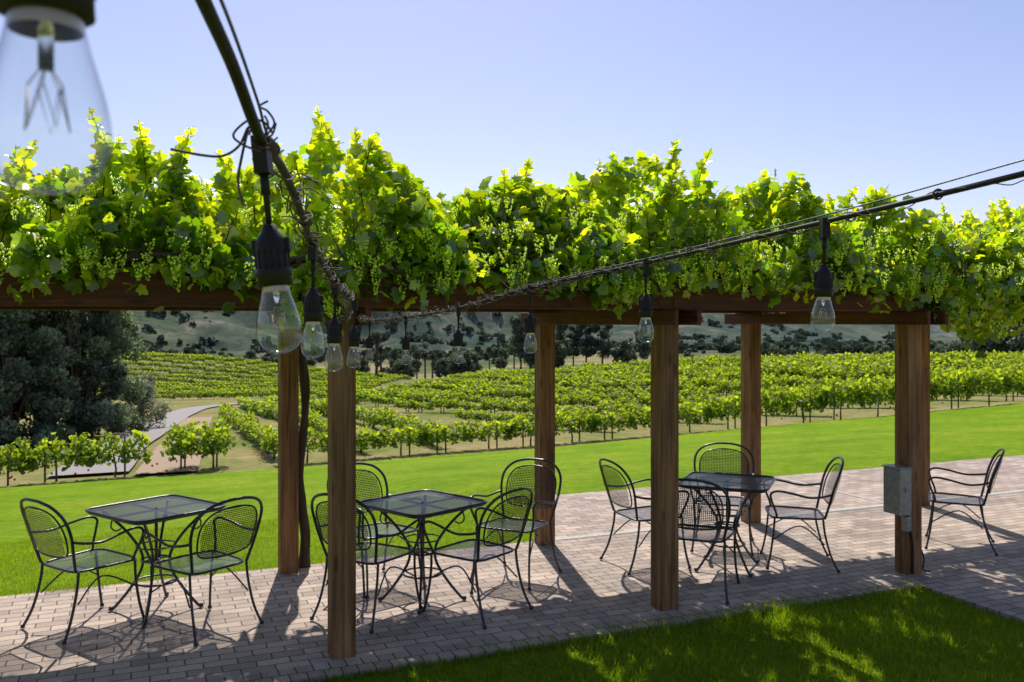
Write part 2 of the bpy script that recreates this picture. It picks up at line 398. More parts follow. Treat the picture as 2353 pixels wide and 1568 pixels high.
# ------------------------------------------------------------ pergola
perg=empty('pergola',(0,0,0))
def beam(name,p0,p1,a,b,mat,parent=perg):
    p0=Vector(p0);p1=Vector(p1);L=(p1-p0).length;d=(p1-p0).normalized()
    mb=MB();mb.box((0,0,L/2),(a,b,L));o=mb.obj(name,[mat],parent)
    if abs(d.z)>.9: R=Matrix.Rotation(ANG,3,'Z')
    else:
        z=d;y=Vector((0,0,1));x=y.cross(z).normalized();R=Matrix((x,y,z)).transposed()
    o.location=p0;o.rotation_euler=R.to_euler()
    bv=o.modifiers.new('b','BEVEL');bv.width=.006;bv.segments=2
    return o
SP=2.35;DP=2.05;PW=.148
post_s=[i*SP for i in range(-2,6)]
for i,s in enumerate(post_s):
    for w in (0,DP):
        x,y=SW(s,w);beam('post_%d'%(i*2+(w>0)),(x,y,-.1),(x,y,2.372),PW,PW,M_wood)
    for sd in (-1,1):
        o_=sd*(PW/2+.021)
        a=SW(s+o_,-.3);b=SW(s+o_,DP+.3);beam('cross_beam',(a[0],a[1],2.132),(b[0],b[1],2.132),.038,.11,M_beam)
for w in (0,DP):
    for sd in (-1,1):
        o_=w+sd*(PW/2+.022)
        for i in range(len(post_s)-1):
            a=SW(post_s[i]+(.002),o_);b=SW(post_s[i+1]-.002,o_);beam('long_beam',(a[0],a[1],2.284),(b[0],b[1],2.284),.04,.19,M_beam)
for k,s in enumerate(np.arange(-4.5,11.5,.6)):
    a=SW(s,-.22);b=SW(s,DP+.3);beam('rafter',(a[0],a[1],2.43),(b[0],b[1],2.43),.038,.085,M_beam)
# electrical box on post C
cx,cy=SW(2*SP,0)
box=empty('electrical_box',(cx,cy,0));box.rotation_euler=(0,0,ANG)
mb=MB();mb.box((-.135,-.01,.72),(.12,.17,.37));mb.box((-.135,-.098,.72),(.128,.012,.378));mb.box((-.135,-.108,.74),(.02,.012,.05));mb.box((-.135,-.01,.915),(.14,.2,.012))
mb.box((-.10,-.075,.46),(.05,.06,.12));mb.box((.095,.0,.28),(.04,.07,.12))
o=mb.obj('cabinet',[M_box],box);bv=o.modifiers.new('b','BEVEL');bv.width=.005;bv.segments=2
mb=MB();mb.tube(smooth([(-.1,-.085,.53),(-.09,-.09,.45),(-.06,-.095,.3),(-.05,-.09,.05)]),.012,8)
mb.tube(smooth([(.1,-.03,.24),(.12,-.05,.15),(.1,-.06,.06),(.16,-.08,.045)]),.007,6)
mb.obj('conduit',[M_rubber],box)
# ------------------------------------------------------------ grapevine canopy
vine=empty('grapevine')
Hs=[-5,-4,-3,-2,-1.3,-.95,-.8,-.5,-.15,.1,.3,.6,.7,1,1.4,1.8,2.1,2.25,2.6,2.8,2.97,3.4,3.6,3.8,4.2,4.5,4.8,5.05,5.5,6,6.4,7,8,9,11]
Hz=[3.1,3.1,3.1,3.02,3.15,3.2,3.0,3.1,3.18,3.44,3.33,3.10,2.85,3.0,3.18,3.14,2.98,3.36,3.46,3.26,3.0,3.30,3.38,3.08,3.0,3.36,3.22,3.06,2.98,3.0,3.15,3.26,3.2,3.2,3.2]
Bs=[-5,-.5,-.34,-.05,.12,.4,.6,1.6,1.75,1.9,2.05,4.3,4.7,5.0,5.2,5.5,5.8,6.2,7,11]
Bz=[2.36,2.34,2.12,2.12,2.33,2.26,2.35,2.36,2.2,2.22,2.36,2.34,2.25,2.05,1.95,2.0,2.2,2.3,2.2,2.3]
def canopyH(s,w):
    wv=np.clip(w,-.3,2.4)
    h=np.interp(s+ .2*np.sin(wv*2.3),Hs,Hz)-.09
    h=h-.16*(np.clip(wv-.4,0,1.9)/1.9)+.30*(fbm(s*2.6+5,wv*2.4,3)-.5)
    h=h-.40*sstep(.15,-.36,w)          # rounded front shoulder
    return h
C=[];sizes=[];tipv=[];young=[]
n=76000
s=rng.uniform(-4.2,9.6,n)
w=np.where(rng.random(n)<.52,rng.triangular(-.40,-.05,.75,n),rng.uniform(.2,2.45,n))
H=canopyH(s,w);B=np.where(w<-.02,np.interp(s,Bs,Bz)+.06*rng.normal(size=n),2.42)
u=rng.random(n)**.85
z=B+(H-B)*u
dens=fbm(s*3.1,z*3.1+w*2,3)
hole=fbm(s*2.3+40,w*2.3+9,2)
keep=(dens>.31+.14*rng.random(n))&((hole>.31)|(rng.random(n)<.2)|(w<.05))
s,w,z,H,B=s[keep],w[keep],z[keep],H[keep],B[keep]
n=len(s)
x=O[0]+D1[0]*s+D2[0]*w;y=O[1]+D1[1]*s+D2[1]*w
C.append(np.stack([x,y,z],-1));sizes.append(rng.uniform(.045,.092,n)*np.where(w>.6,1.35,1));young.append(np.clip((z-2.4)/.8,0,1)*.5*rng.random(n)+.45*(rng.random(n)<.3))
out=np.stack([D2[0]*np.sign(w-1)*.8,D2[1]*np.sign(w-1)*.8,np.full(n,.5)],-1)
tipv.append(out*.5+rv(n)*.9+np.array([0,0,-.55]))
# upright shoots
branch=MB()
ns=420
for i in range(ns):
    s0=rng.uniform(-3.8,9);w0=rng.uniform(-.25,1.6) if rng.random()<.7 else rng.uniform(.2,2.4)
    h0=float(canopyH(np.array(s0),np.array(w0)));L=rng.uniform(.14,.34)*(1.4 if rng.random()<.1 else 1)
    lean=rng.normal(0,.3,2);m=int(L/.018)
    for k in range(m):
        t=k/m
        ss_=s0+lean[0]*t*L;ww_=w0+lean[1]*t*L;zz=h0-.15+L*t*(1-.1*t)
        x,y=SW(ss_,ww_)
        sz=.08*(1-t)**.6+.018
        C.append(np.array([[x,y,zz]]));sizes.append(np.array([sz]));young.append(np.array([.3+.7*t]))
        a=k*2.4+i;tipv.append(np.array([[math.cos(a),math.sin(a),.15+.5*t]]))
    x0,y0=SW(s0,w0);x1,y1=SW(s0+lean[0]*L,w0+lean[1]*L)
    branch.tube([(x0,y0,h0-.25),((x0+x1)/2,(y0+y1)/2,h0-.15+L*.5),(x1,y1,h0-.15+L*.92)],[.004,.003,.0015],4,mi=0)
# hanging shoots at front
hang=[(rng.uniform(-3,8),rng.uniform(.05,.18)) for i in range(60)]+[(rng.uniform(-.32,-.02),rng.uniform(.15,.3)) for i in range(14)]+[(rng.uniform(4.8,5.7),rng.uniform(.2,.45)) for i in range(26)]+[(rng.uniform(1.7,1.95),rng.uniform(.1,.2)) for i in range(6)]+[(4.55+.3*rng.random(),.12) for i in range(4)]
for s0,L in hang:
    w0=rng.uniform(-.34,-.16);m=int(L/.022)+2
    zt=2.42
    for k in range(m):
        t=k/m;x,y=SW(s0+.06*math.sin(t*5+s0),w0-.05*t)
        C.append(np.array([[x,y,zt-L*t]])+rng.normal(0,.02,(1,3)));sizes.append(np.array([.04+.04*(1-t)]));young.append(np.array([.3+.3*t]));a=k*2.1
        tipv.append(np.array([[math.cos(a),math.sin(a),-.6]]))
C=np.concatenate(C);sizes=np.concatenate(sizes);young=np.concatenate(young);tipv=np.concatenate(tipv)
n=len(C)
nor=rv(n)*.75+np.array([0,0,.6])+np.array([D2[0],D2[1],0])*(.35)
base=np.array([.090,.170,.010]);lite=np.array([.34,.41,.03])
col=base[None]*(1-young[:,None])+lite[None]*young[:,None]
col=col*rng.uniform(.6,1.4,(n,1));col[:,0]*=rng.uniform(.8,1.2,n)
T2=LV.copy()
V,F,c=leaves(C,tipv,nor,sizes*1.08,col,T2,LF)
link(bpy.data.objects.new('leaves',trimesh('leaves',V,F,c,M_leaf)),vine)
# flower/grape clusters
oct_=np.array([(1,0,0),(-1,0,0),(0,1,0),(0,-1,0),(0,0,1),(0,0,-1)],float)
OF=np.array([(0,2,4),(2,1,4),(1,3,4),(3,0,4),(2,0,5),(1,2,5),(3,1,5),(0,3,5)])
cc=[];cr=[]
for i in range(420):
    s0=rng.uniform(-3,8);w0=rng.uniform(-.46,-.28)
    top=2.42+rng.random()**1.1*.5
    b=float(np.interp(s0,Bs,Bz));
    if rng.random()<.4: top=b+rng.uniform(.05,.2)
    x,y=SW(s0,w0+max(0,(top-2.7))*.45);L=rng.uniform(.08,.15)
    for k in range(40):
        t=rng.random();r=.026*(1-t)+.006;a=rng.uniform(0,6.28)
        cc.append((x+r*math.cos(a),y+r*math.sin(a),top-L*t));cr.append(rng.uniform(.005,.008))
cc=np.array(cc);cr=np.array(cr);n=len(cc)
V=(cc[:,None,:]+oct_[None]*cr[:,None,None]).reshape(-1,3);F=(OF[None]+(np.arange(n)*6)[:,None,None]).reshape(-1,3)
col=np.repeat(np.array([.34,.42,.06])[None]*rng.uniform(.7,1.3,(n,1)),6,0)
link(bpy.data.objects.new('flower_clusters',trimesh('flower_clusters',V,F,col,M_leaf)),vine)
# woody arms on roof + trunk at back post A
for i in range(26):
    w0=rng.uniform(-.25,2.2) if i>9 else rng.uniform(-.28,-.05)
    s0=rng.uniform(-4,7);pts=[]
    L=rng.uniform(2,4)
    for k in range(14):
        x,y=SW(s0+L*k/13,w0+.08*math.sin(k*1.3+i));pts.append((x,y,2.44+.035*math.sin(k*1.9+i*2)))
    branch.tube(smooth(pts,3),rng.uniform(.008,.02),6)
for i in range(150):
    s0=rng.uniform(-3.5,8);w0=rng.uniform(-.33,-.1);x0,y0=SW(s0,w0);x1,y1=SW(s0+rng.normal(0,.12),w0+rng.normal(0,.05))
    branch.tube([(x0,y0,2.40+.05*rng.random()),((x0+x1)/2+.01,(y0+y1)/2,2.5),(x1,y1,2.5+rng.random()*.3)],[.005,.004,.002],4)
tx,ty=SW(.13,DP+.08)
pts=[];rr=[]
for k in range(16):
    zz=k/15*2.5;pts.append((tx+.02*math.sin(k*.9),ty+.02*math.cos(k*.7),zz+hz(tx,ty)-.05));rr.append(.042-.012*k/15+.006*math.sin(k*2.1)+(.03 if k==0 else 0))
branch.tube(smooth(pts,3),np.interp(np.linspace(0,15,46),range(16),rr),9)
pts=[(p[0]+.03*math.sin(i*.8),p[1]-.03*math.cos(i*.8),p[2]) for i,p in enumerate(pts)]
branch.tube(smooth(pts,3),.018,7)
branch.obj('branches',[M_bark],vine)
# ------------------------------------------------------------ furniture meshes
def chair_mesh():
    m=MB();r=.0095
    def seat(a,b): # a,b in -1..1
        wdt=.235+.02*b
        return (a*wdt,b*.225,.43-.018*(1-a*a)*(1-b*b)+.004*b)
    rim=[]
    for k in range(28):
        th=2*math.pi*k/28;ca,sa=math.cos(th),math.sin(th)
        a=math.copysign(abs(ca)**.35,ca);b=math.copysign(abs(sa)**.35,sa)
        rim.append(seat(a,b))
    m.tube(rim,.009,6,closed=True)
    for i in range(-16,17):
        a=i/17
        m.ribbon([seat(a,b) for b in np.linspace(-.97,.97,7)],[(0,0,1)]*7,.0048)
        m.ribbon([seat(b,a) for b in np.linspace(-.97,.97,7)],[(0,0,1)]*7,.0048)
    # back frame
    arch=[(-.215,-.215,.43),(-.245,-.245,.55),(-.27,-.275,.68),(-.262,-.315,.79),(-.2,-.355,.865),(-.1,-.378,.898),(0,-.385,.905)]
    arch=arch+[(-a,b,c) for a,b,c in arch[:-1][::-1]]
    m.tube(smooth(arch,5),.0105,7)
    inner=[(-.20,-.262,.55),(-.225,-.285,.66),(-.215,-.322,.76),(-.15,-.355,.83),(0,-.372,.855)]
    inner=inner+[(-a,b,c) for a,b,c in inner[:-1][::-1]]
    inner=inner+[(.1,-.272,.525),(0,-.276,.52),(-.1,-.272,.525)]
    m.tube(smooth(inner,4,True),.0065,6,closed=True)
    def bk(x,z):
        t=(z-.52)/.335
        return (x,-.262-.105*t-.014*(1-(x/.23)**2),z)
    def xm(z): return float(np.interp(z,[.52,.55,.66,.76,.83,.855],[.12,.20,.225,.215,.15,.02]))
    for i in range(24):
        z=.53+i*.0138;w_=xm(z)
        m.ribbon([bk(x,z) for x in np.linspace(-w_,w_,8)],[(0,1,.3)]*8,.0048)
    for i in range(-15,16):
        x=i*.0145
        zs=[z for z in np.linspace(.52,.855,24) if xm(z)>abs(x)]
        if len(zs)>2: m.ribbon([bk(x,z) for z in np.linspace(zs[0],zs[-1],6)],[(0,1,.3)]*6,.0048)
    for sx in(-1,1):
        arm=[(sx*.262,-.262,.64),(sx*.292,-.19,.625),(sx*.305,-.08,.618),(sx*.30,.06,.648),(sx*.29,.17,.662),(sx*.285,.225,.635),(sx*.28,.215,.57),(sx*.262,.185,.49),(sx*.245,.17,.43)]
        m.tube(smooth(arm,5),.0095,6)
        m.tube(smooth([(sx*.225,-.2,.43),(sx*.228,-.215,.3),(sx*.24,-.26,.13),(sx*.262,-.315,.01)],4),r,6)
        m.tube(smooth([(sx*.245,.19,.43),(sx*.238,.2,.3),(sx*.245,.222,.14),(sx*.262,.25,.01)],4),r,6)
        m.lathe([(.0,.028),(.014,.024),(.015,.004),(0,0)],(sx*.262,-.315,0),8);m.lathe([(.0,.028),(.014,.024),(.015,.004),(0,0)],(sx*.262,.25,0),8)
        m.tube(smooth([(sx*.232,-.21,.22),(sx*.19,-.02,.36),(sx*.24,.2,.25)],5),.006,5)
    return m.mesh('patio_chair',[M_iron])
def table_mesh():
    m=MB();h=.36;z=.725
    rim=[]
    for k in range(40):
        th=2*math.pi*k/40;ca,sa=math.cos(th),math.sin(th)
        rim.append((h*math.copysign(abs(ca)**.22,ca),h*math.copysign(abs(sa)**.22,sa),z))
    m.tube(rim,.011,7,closed=True)
    m.tube([(a*.97,b*.97,z-.016) for a,b,_ in rim],.006,6,closed=True)
    for i in range(-28,29):
        a=i*h/28.7
        m.ribbon([(a,-h*.985,z),(a,h*.985,z)],[(0,0,1)]*2,.0066)
        m.ribbon([(-h*.985,a,z),(h*.985,a,z)],[(0,0,1)]*2,.0066)
    m.tube([(-h,0,z-.012),(h,0,z-.012)],.008,5);m.tube([(0,-h,z-.012),(0,h,z-.012)],.008,5)
    for k in range(4):
        a=math.pi/4+k*math.pi/2;c,s=math.cos(a),math.sin(a)
        P=[(.37,.715),(.30,.66),(.2,.56),(.115,.44),(.092,.35),(.115,.26),(.19,.14),(.28,.03),(.31,.006)]
        m.tube(smooth([(c*r_,s*r_,z_) for r_,z_ in P],4),.0105,6)
        P=[(.30,.655),(.31,.60),(.28,.57),(.24,.585)]
        m.tube(smooth([(c*r_,s*r_,z_) for r_,z_ in P],4),.006,5)
        m.lathe([(0,.03),(.016,.026),(.018,.004),(0,0)],(c*.31,s*.31,0),8)
    for R_,zz,rr_ in((.10,.36,.008),(.145,.205,.008),(.135,.46,.006)):
        m.tube([(R_*math.cos(t),R_*math.sin(t),zz) for t in np.linspace(0,2*math.pi,25)[:-1]],rr_,6,closed=True)
    m.tube([(0,0,.34),(0,0,.73)],.012,7);m.tube([(-.1,0,.36),(.1,0,.36)],.007,5);m.tube([(0,-.1,.36),(0,.1,.36)],.007,5)
    return m.mesh('patio_table',[M_iron])
CM=chair_mesh();TM=table_mesh()
PZ=.0345
for (x,y,a) in [(-2.56,6.51,53),(-.665,6.71,47),(1.81,7.61,-22)]:
    o=link(bpy.data.objects.new('patio_table',TM));o.location=(x,y,PZ);o.rotation_euler=(0,0,math.radians(a))
for (x,y,a) in [(-2.9,6.2,55),(-2.12,6.15,145),(-1.0,6.4,60),(-.27,6.48,142),(-1.05,7.1,-48),(.02,7.3,-118),(1.16,7.72,20),(1.93,8.28,-105),(2.42,7.75,170),(1.45,7.0,68),(4.1,8.35,155)]:
    o=link(bpy.data.objects.new('patio_chair',CM));o.location=(x,y,PZ);o.rotation_euler=(0,0,math.radians(a-90))
# ------------------------------------------------------------ string lights
sl=empty('string_lights')
CA=[(-.15,.12,2.39),(-.172,.33,2.35),(-.187,.45,2.335),(-.205,.6,2.314),(-.222,.72,2.303),(-.240,.87,2.272),(-.266,1.05,2.277),(-.321,1.4,2.255),(-.355,1.6,2.24),(-.405,2.05,2.19),(-.48,2.7,2.163),(-.75,4.1,2.118),(-1.0,5.53,2.14)]
CB=[(-1.0,5.53,2.14),(-.693,4.4,2.11),(-.452,3.85,2.12),(-.195,3.3,2.15),(.055,2.8,2.205),(.34,2.3,2.25),(.575,1.66,2.284),(.708,1.25,2.305),(.83,.95,2.33),(1.05,.4,2.37)]
sa=smooth(CA,10);sb=smooth(CB,10)
mb=MB();mb.tube(sa,.0052,10);mb.tube(sb,.0046,10)
GA=[(-.14,.12,2.41),(-.181,.45,2.335),(-.194,.6,2.316),(-.2315,.82,2.303),(-.243,.9,2.285),(-.275,1.1,2.284),(-.325,1.42,2.262),(-.36,1.65,2.244),(-.41,2.1,2.196)]
GB=[(-.19,3.3,2.156),(.06,2.8,2.213),(.345,2.3,2.262),(.577,1.66,2.297),(.70,1.27,2.322),(.82,.97,2.352),(1.05,.4,2.41)]
mb.tube(smooth(GA,8),.0014,6,mi=1);mb.tube(smooth(GB,8),.0013,6,mi=1)
mb.obj('cable',[M_rubber,M_wire],sl)
tw=MB()
def twist(path,i0,i1,R0,rad,turns,seed):
    r_=random.Random(seed);P=path[i0:i1];n=len(P);out=[]
    Pp=np.array(P);L=np.concatenate([[0],np.cumsum(np.linalg.norm(np.diff(Pp,axis=0),axis=1))])
    tot=L[-1];m=int(tot/.012);ph=r_.random()*6;R=R0
    for k in range(m):
        d=k/m*tot;p=np.array([np.interp(d,L,Pp[:,j]) for j in range(3)])
        R=max(R0*.6,min(R0*2.0,R+r_.gauss(0,.0022)));ph+=turns*.012*2*math.pi*(.5+r_.random())
        out.append((p[0]+R*math.cos(ph),p[1]+r_.gauss(0,.003),p[2]+R*math.sin(ph)))
    tw.tube(smooth(out,2),rad,5)
twist(sa,56,112,.007,.0013,7,1);twist(sa,64,112,.007,.0011,6,2);twist(sa,74,118,.008,.0014,5,3)
for q in range(4): twist(sb,6,46+2*q,.007+.002*(q%3),.0012+.0003*(q%2),3+2*q,20+q)
twist(sb,40,64,.0065,.0009,9,40);twist(sb,50,72,.006,.0009,4,41)
# stray twigs
r_=random.Random(5)
for path,i0,i1,cnt in((sa,60,118,70),(sb,6,56,160)):
    for k in range(cnt):
        p=np.array(path[r_.randrange(i0,i1)]);d=np.array([r_.gauss(0,1),r_.gauss(0,1),r_.gauss(0,1)]);d/=np.linalg.norm(d)
        L=r_.uniform(.012,.05);e=np.array([r_.gauss(0,1) for _ in range(3)])*.012
        tw.tube(smooth([p,p+d*L*.5+e,p+d*L],3),.0011,4)
# loose tendrils near first bulb
tw.tube(smooth([(-.332,.88,2.268),(-.30,.88,2.262),(-.277,.87,2.260),(-.262,.87,2.270),(-.252,.865,2.286),(-.243,.86,2.280),(-.236,.86,2.272)],6),.0014,6)
tw.tube(smooth([(-.252,.865,2.286),(-.258,.865,2.26),(-.262,.865,2.235),(-.258,.865,2.215),(-.254,.865,2.211)],6),.0014,6)
tw.tube(smooth([(-.238,.86,2.262),(-.255,.86,2.268),(-.265,.86,2.278),(-.25,.86,2.292),(-.236,.86,2.29),(-.228,.86,2.28)],6),.0012,6)
tw.tube(smooth([(-.236,.86,2.275),(-.226,.86,2.288),(-.232,.86,2.30),(-.24,.86,2.305),(-.232,.86,2.31)],6),.0011,6)
for k in range(9):
    a=k*.9;tw.tube(smooth([(-.238,.865,2.275),(-.238+.010*math.cos(a),.86,2.278+.012*math.sin(a)),(-.236+.014*math.cos(a+.6),.86,2.28+.016*math.sin(a+.6))],4),.0010,5)
# wraps
for c in ((-.240,.87,2.272),(-.2415,.885,2.272),(-.243,.9,2.273),(-.321,1.4,2.255),(.60,1.6,2.286),(.66,1.4,2.298)):
    for j in range(3):
        pts=[(c[0]+.0075*math.cos(t)+j*.001,c[1]+j*.004,c[2]+.0075*math.sin(t)) for t in np.linspace(0,6.28,13)[:-1]]
        tw.tube(pts,.0013,5,closed=True)
tw.obj('dry_tendrils',[M_twig],sl)
BL=[(-.170,.33,2.35,0),(-.2415,.87,2.272,-.10),(-.352,1.6,2.239,0),(-.400,2.05,2.19,.02),(-.468,2.7,2.165,.03),(-.693,4.4,2.11,0),(-.452,3.85,2.12,0),(-.195,3.3,2.15,.01),(.055,2.8,2.205,-.01),(.34,2.3,2.25,0),(.574,1.66,2.284,.02)]
# cord, socket, glass as shared meshes (origin at cable)
m=MB();m.tube([(0,0,0),(0,0,-.085)],.0032,8);m.box((0,0,-.012),(.014,.02,.036));m.tube([(0,0,-.03),(0,0,-.05)],.0045,8)
sk=[(.0,-.078),(.006,-.079),(.008,-.086),(.0125,-.091),(.0150,-.097),(.0158,-.106),(.0158,-.122),(.0175,-.1235),(.0175,-.1285),(.0162,-.130),(.0166,-.138),(.0150,-.1385),(.0,-.137)]
m.lathe(sk,seg=24)
for k in range(14):
    a=k*2*math.pi/14;m.tube([(.0158*math.cos(a),.0158*math.sin(a),-.104),(.0158*math.cos(a),.0158*math.sin(a),-.121)],.0011,4)
for sg in(-1,1): m.box((sg*.014,0,-.1),(.008,.006,.014))
MS=m.mesh('socket',[M_rubber])
m=MB();gp=[(.0130,-.137),(.0133,-.142),(.0150,-.150),(.0180,-.160),(.0207,-.170),(.0220,-.1785),(.0214,-.187),(.0185,-.1945),(.0135,-.1995),(.007,-.2025),(.0,-.2035)]
gp=[(p[0],p[2]) for p in smooth([(a,0,b) for a,b in gp],4)]
m.lathe(gp,seg=40);MG=m.mesh('glass',[M_glass])
m=MB();m.tube([(0,0,-.137),(0,0,-.158)],.0028,8);m.lathe([(.0125,-.138),(.0128,-.141),(.0128,-.144)],seg=20,mi=1)
for k in range(5):
    a=k*1.256;m.tube([(0,0,-.155),(.006*math.cos(a),.006*math.sin(a),-.164)],.0003,4,mi=1)
    a2=a+1.256
    m.tube([(.006*math.cos(a),.006*math.sin(a),-.164),(.008*math.cos(a+.6),.008*math.sin(a+.6),-.180),(.006*math.cos(a2),.006*math.sin(a2),-.164)],.0003,4,mi=1)
MFm,nt_,o_=newmat('frosted_stem');d_=N(nt_,'ShaderNodeBsdfGlass');d_.inputs['Roughness'].default_value=.2;nt_.links.new(d_.outputs[0],o_.inputs[0])
MF=m.mesh('filament',[MFm,M_brass])
for i,(x,y,z,ti) in enumerate(BL):
    b=bpy.data.objects.new('bulb_%d'%i,None);link(b,sl);b.location=(x,y,z);b.rotation_euler=(0,ti,0);b.empty_display_size=.02
    for nm,me in(('socket',MS),('glass',MG),('filament',MF)): link(bpy.data.objects.new(nm,me),b)
# ------------------------------------------------------------ vineyard
def vine_mesh(name,nl,L,sz,seed,lo=.42):
    r=np.random.default_rng(seed)
    x=r.uniform(-L/2,L/2,nl);hh=lo+(1.08-lo)*r.random(nl)**.9*(.7+.4*np.sin(x*5+seed)**2)
    y=r.normal(0,.14,nl)*(1.1-.3*(hh-.6))
    z=hh
    C=np.stack([x,y,z],-1);tip=rv(nl);tip[:,2]-=.2;nor=rv(nl);nor[:,2]+=.4
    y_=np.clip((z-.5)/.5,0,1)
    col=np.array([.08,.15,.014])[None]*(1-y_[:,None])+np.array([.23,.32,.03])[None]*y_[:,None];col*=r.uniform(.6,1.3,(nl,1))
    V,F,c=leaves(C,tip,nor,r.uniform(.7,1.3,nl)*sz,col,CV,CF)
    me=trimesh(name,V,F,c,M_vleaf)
    return me
def vine_wood(seed,L):
    r=random.Random(seed);m=MB()
    k=max(1,int(L/1.3))
    for j in range(k):
        x0=-L/2+(j+.5)*L/k
        m.tube([(x0,0,-.3),(x0+r.gauss(0,.02),.02,.2),(x0+r.gauss(0,.03),0,.62)],[.035,.025,.02],5)
        if r.random()<.6: m.tube([(x0+.25,0,-.3),(x0+.25,0,1.0 if r.random()<.5 else .75)],.025,5,mi=1)
    m.tube([(-L/2,0,.62),(L/2,0,.63)],.015,4)
    return m.mesh('vine_wood',[M_bark,M_stake])
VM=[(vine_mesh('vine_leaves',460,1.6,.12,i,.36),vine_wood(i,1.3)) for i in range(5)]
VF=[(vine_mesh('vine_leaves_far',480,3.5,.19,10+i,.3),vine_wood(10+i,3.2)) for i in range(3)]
yard=empty('vineyard')
cnt=0
def putvine(x,y,ang,sc,pool,j=.06):
    global cnt
    z=hz(x,y);a,b=random.choice(pool)
    for me in(a,b):
        o=bpy.data.objects.new(me.name,me);link(o,yard);o.location=(x,y,z-.02);o.rotation_euler=(0,0,ang+(math.pi if cnt%2 else 0));o.scale=(1,1,sc) if me is b else (1,1+(sc-1)*.7,sc)
    cnt+=1
def scl(x): return float(np.interp(x,[-15,-5,4,12,20,40],[.92,.85,.9,1.15,1.25,1.2]))
FA=math.atan2(.33,.944)
for s in np.arange(-6.5,34,1.32):     # first row along the lawn
    x,y=fromST(s,1.0);putvine(x,y,FA-.014*s*.5,scl(x)*random.uniform(.85,1.12),VM)
for s in np.arange(-17.5,-11.2,1.25):
    x,y=fromST(s,1.0);putvine(x,y,FA,random.uniform(.75,1.05),VM)
for s in (-9.6,-8.9):
    x,y=fromST(s,1.3);putvine(x,y,FA+1.2,1.1,VM)
def rowset(starts,bear,maxd,t0,cond,k):
    d_=np.array([math.sin(bear),math.cos(bear)]);ang=math.atan2(d_[1],d_[0])
    for s in starts:
        x0,y0=fromST(s,t0);d=0
        while d<maxd:
            x=x0+d_[0]*d+random.gauss(0,.05);y=y0+d_[1]*d
            near=y<48
            d+=1.32 if near else 3.2
            if x<roadx(y)+3.0 or y>98 or x>.62*y+6 or not cond(x,y): continue
            if random.random()<.04: continue
            putvine(x,y,ang,scl(x)*k*random.uniform(.75,1.2),VM if near else VF)
B1=math.radians(-21);B2=math.radians(-43)
xs,ys=fromST(-1.4,3)
def side(x,y): return (x-xs)*math.cos(B1)-(y-ys)*math.sin(B1)
rowset(np.arange(-7.2,-1.2,2.35),B1,75,2.6,lambda x,y:side(x,y)<.2,.75)
rowset(np.arange(-.6,110,3.9),B2,130,3.6,lambda x,y:side(x,y)>1.8,.66)
# hillside vineyard on the left
for y in np.arange(92,162,4.6):
    for x in np.arange(-72,-16,3.3):
        yy=y-.12*(x+40)
        if x>roadx(yy)-4 and yy<100: continue
        if x/yy<-.47 : continue
        putvine(x+random.uniform(-.1,.1),yy,math.atan2(-.12,1),random.uniform(.55,.8),VF)
# roses
m=MB()
for i in range(34):
    s=random.choice([random.uniform(-17,-9),random.uniform(8,14)]);x,y=fromST(s,random.uniform(.15,.45));z=hz(x,y)
    m.lathe([(0,.03),(.026,.015),(.03,-.015),(0,-.03)],(x,y,z+random.uniform(.1,.3)),6)
m.obj('rose_bush',[M_rose])
# ------------------------------------------------------------ trees
def tree_mesh(name,h,r,nclump,nleaf,lsz,cdark,clite,seed,trunk_h,cone=0.,spread=.42):
    g=np.random.default_rng(seed)
    cs=[];
    for i in range(nclump):
        t=g.random()
        rr=r*(1-cone*t)*math.sqrt(g.random())*.85;a=g.uniform(0,6.283)
        prof=math.sin(math.pi*min(1,max(.08,.15+.75*t)))**.5 if not cone else 1
        cs.append((rr*prof*math.cos(a),rr*prof*math.sin(a),trunk_h+(h-trunk_h)*t,g.uniform(.6,1.2)*r*spread*(1-.5*cone*t),g.uniform(.4,1.5)))
    per=nleaf//nclump;C=[];K=[]
    for cx_,cy_,cz_,cr_,sh in cs:
        d=rv(per)*(g.random((per,1))**.35)*cr_;d[:,2]*=.85
        C.append(d+np.array([cx_,cy_,cz_]));K.append(np.clip(.5+.5*d[:,2]/cr_,0,1)*sh)  # clump tops lighter, undersides darker: sunlight put into the leaf colour
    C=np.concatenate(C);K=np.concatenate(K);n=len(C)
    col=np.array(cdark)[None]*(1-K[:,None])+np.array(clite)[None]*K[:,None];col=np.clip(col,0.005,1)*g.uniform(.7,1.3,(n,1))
    nor=rv(n);nor[:,2]+=.5
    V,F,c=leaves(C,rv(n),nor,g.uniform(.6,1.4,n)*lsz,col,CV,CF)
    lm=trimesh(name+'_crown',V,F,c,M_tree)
    m=MB();m.tube([(0,0,-.5),(.05,0,trunk_h*.6),(0,.05,trunk_h+.3*(h-trunk_h)),(.1,0,h*.85)],[r*.1,r*.075,r*.05,.02],7)
    for i in range(9):
        c=cs[i%len(cs)];z0=trunk_h*g.uniform(.6,1.1);m.tube([(0,0,z0),(c[0]*.5,c[1]*.5,(z0+c[2])/2+.1),(c[0],c[1],c[2])],[r*.04,r*.025,.01],5)
    return lm,m.mesh(name+'_trunk',[M_bark])
def puttree(name,meshes,x,y,sc=1,rot=0):
    e=empty(name,(x,y,hz(x,y)));e.scale=(sc,sc,sc);e.rotation_euler=(0,0,rot)
    link(bpy.data.objects.new('crown',meshes[0]),e);link(bpy.data.objects.new('trunk',meshes[1]),e)
con=tree_mesh('conifer',10,2.3,120,36000,.115,(.022,.042,.022),(.24,.31,.18),3,.4,.1,.25)
con2=tree_mesh('conifer2',9.5,2.5,120,36000,.115,(.022,.04,.02),(.21,.28,.16),4,.3,.12,.25)
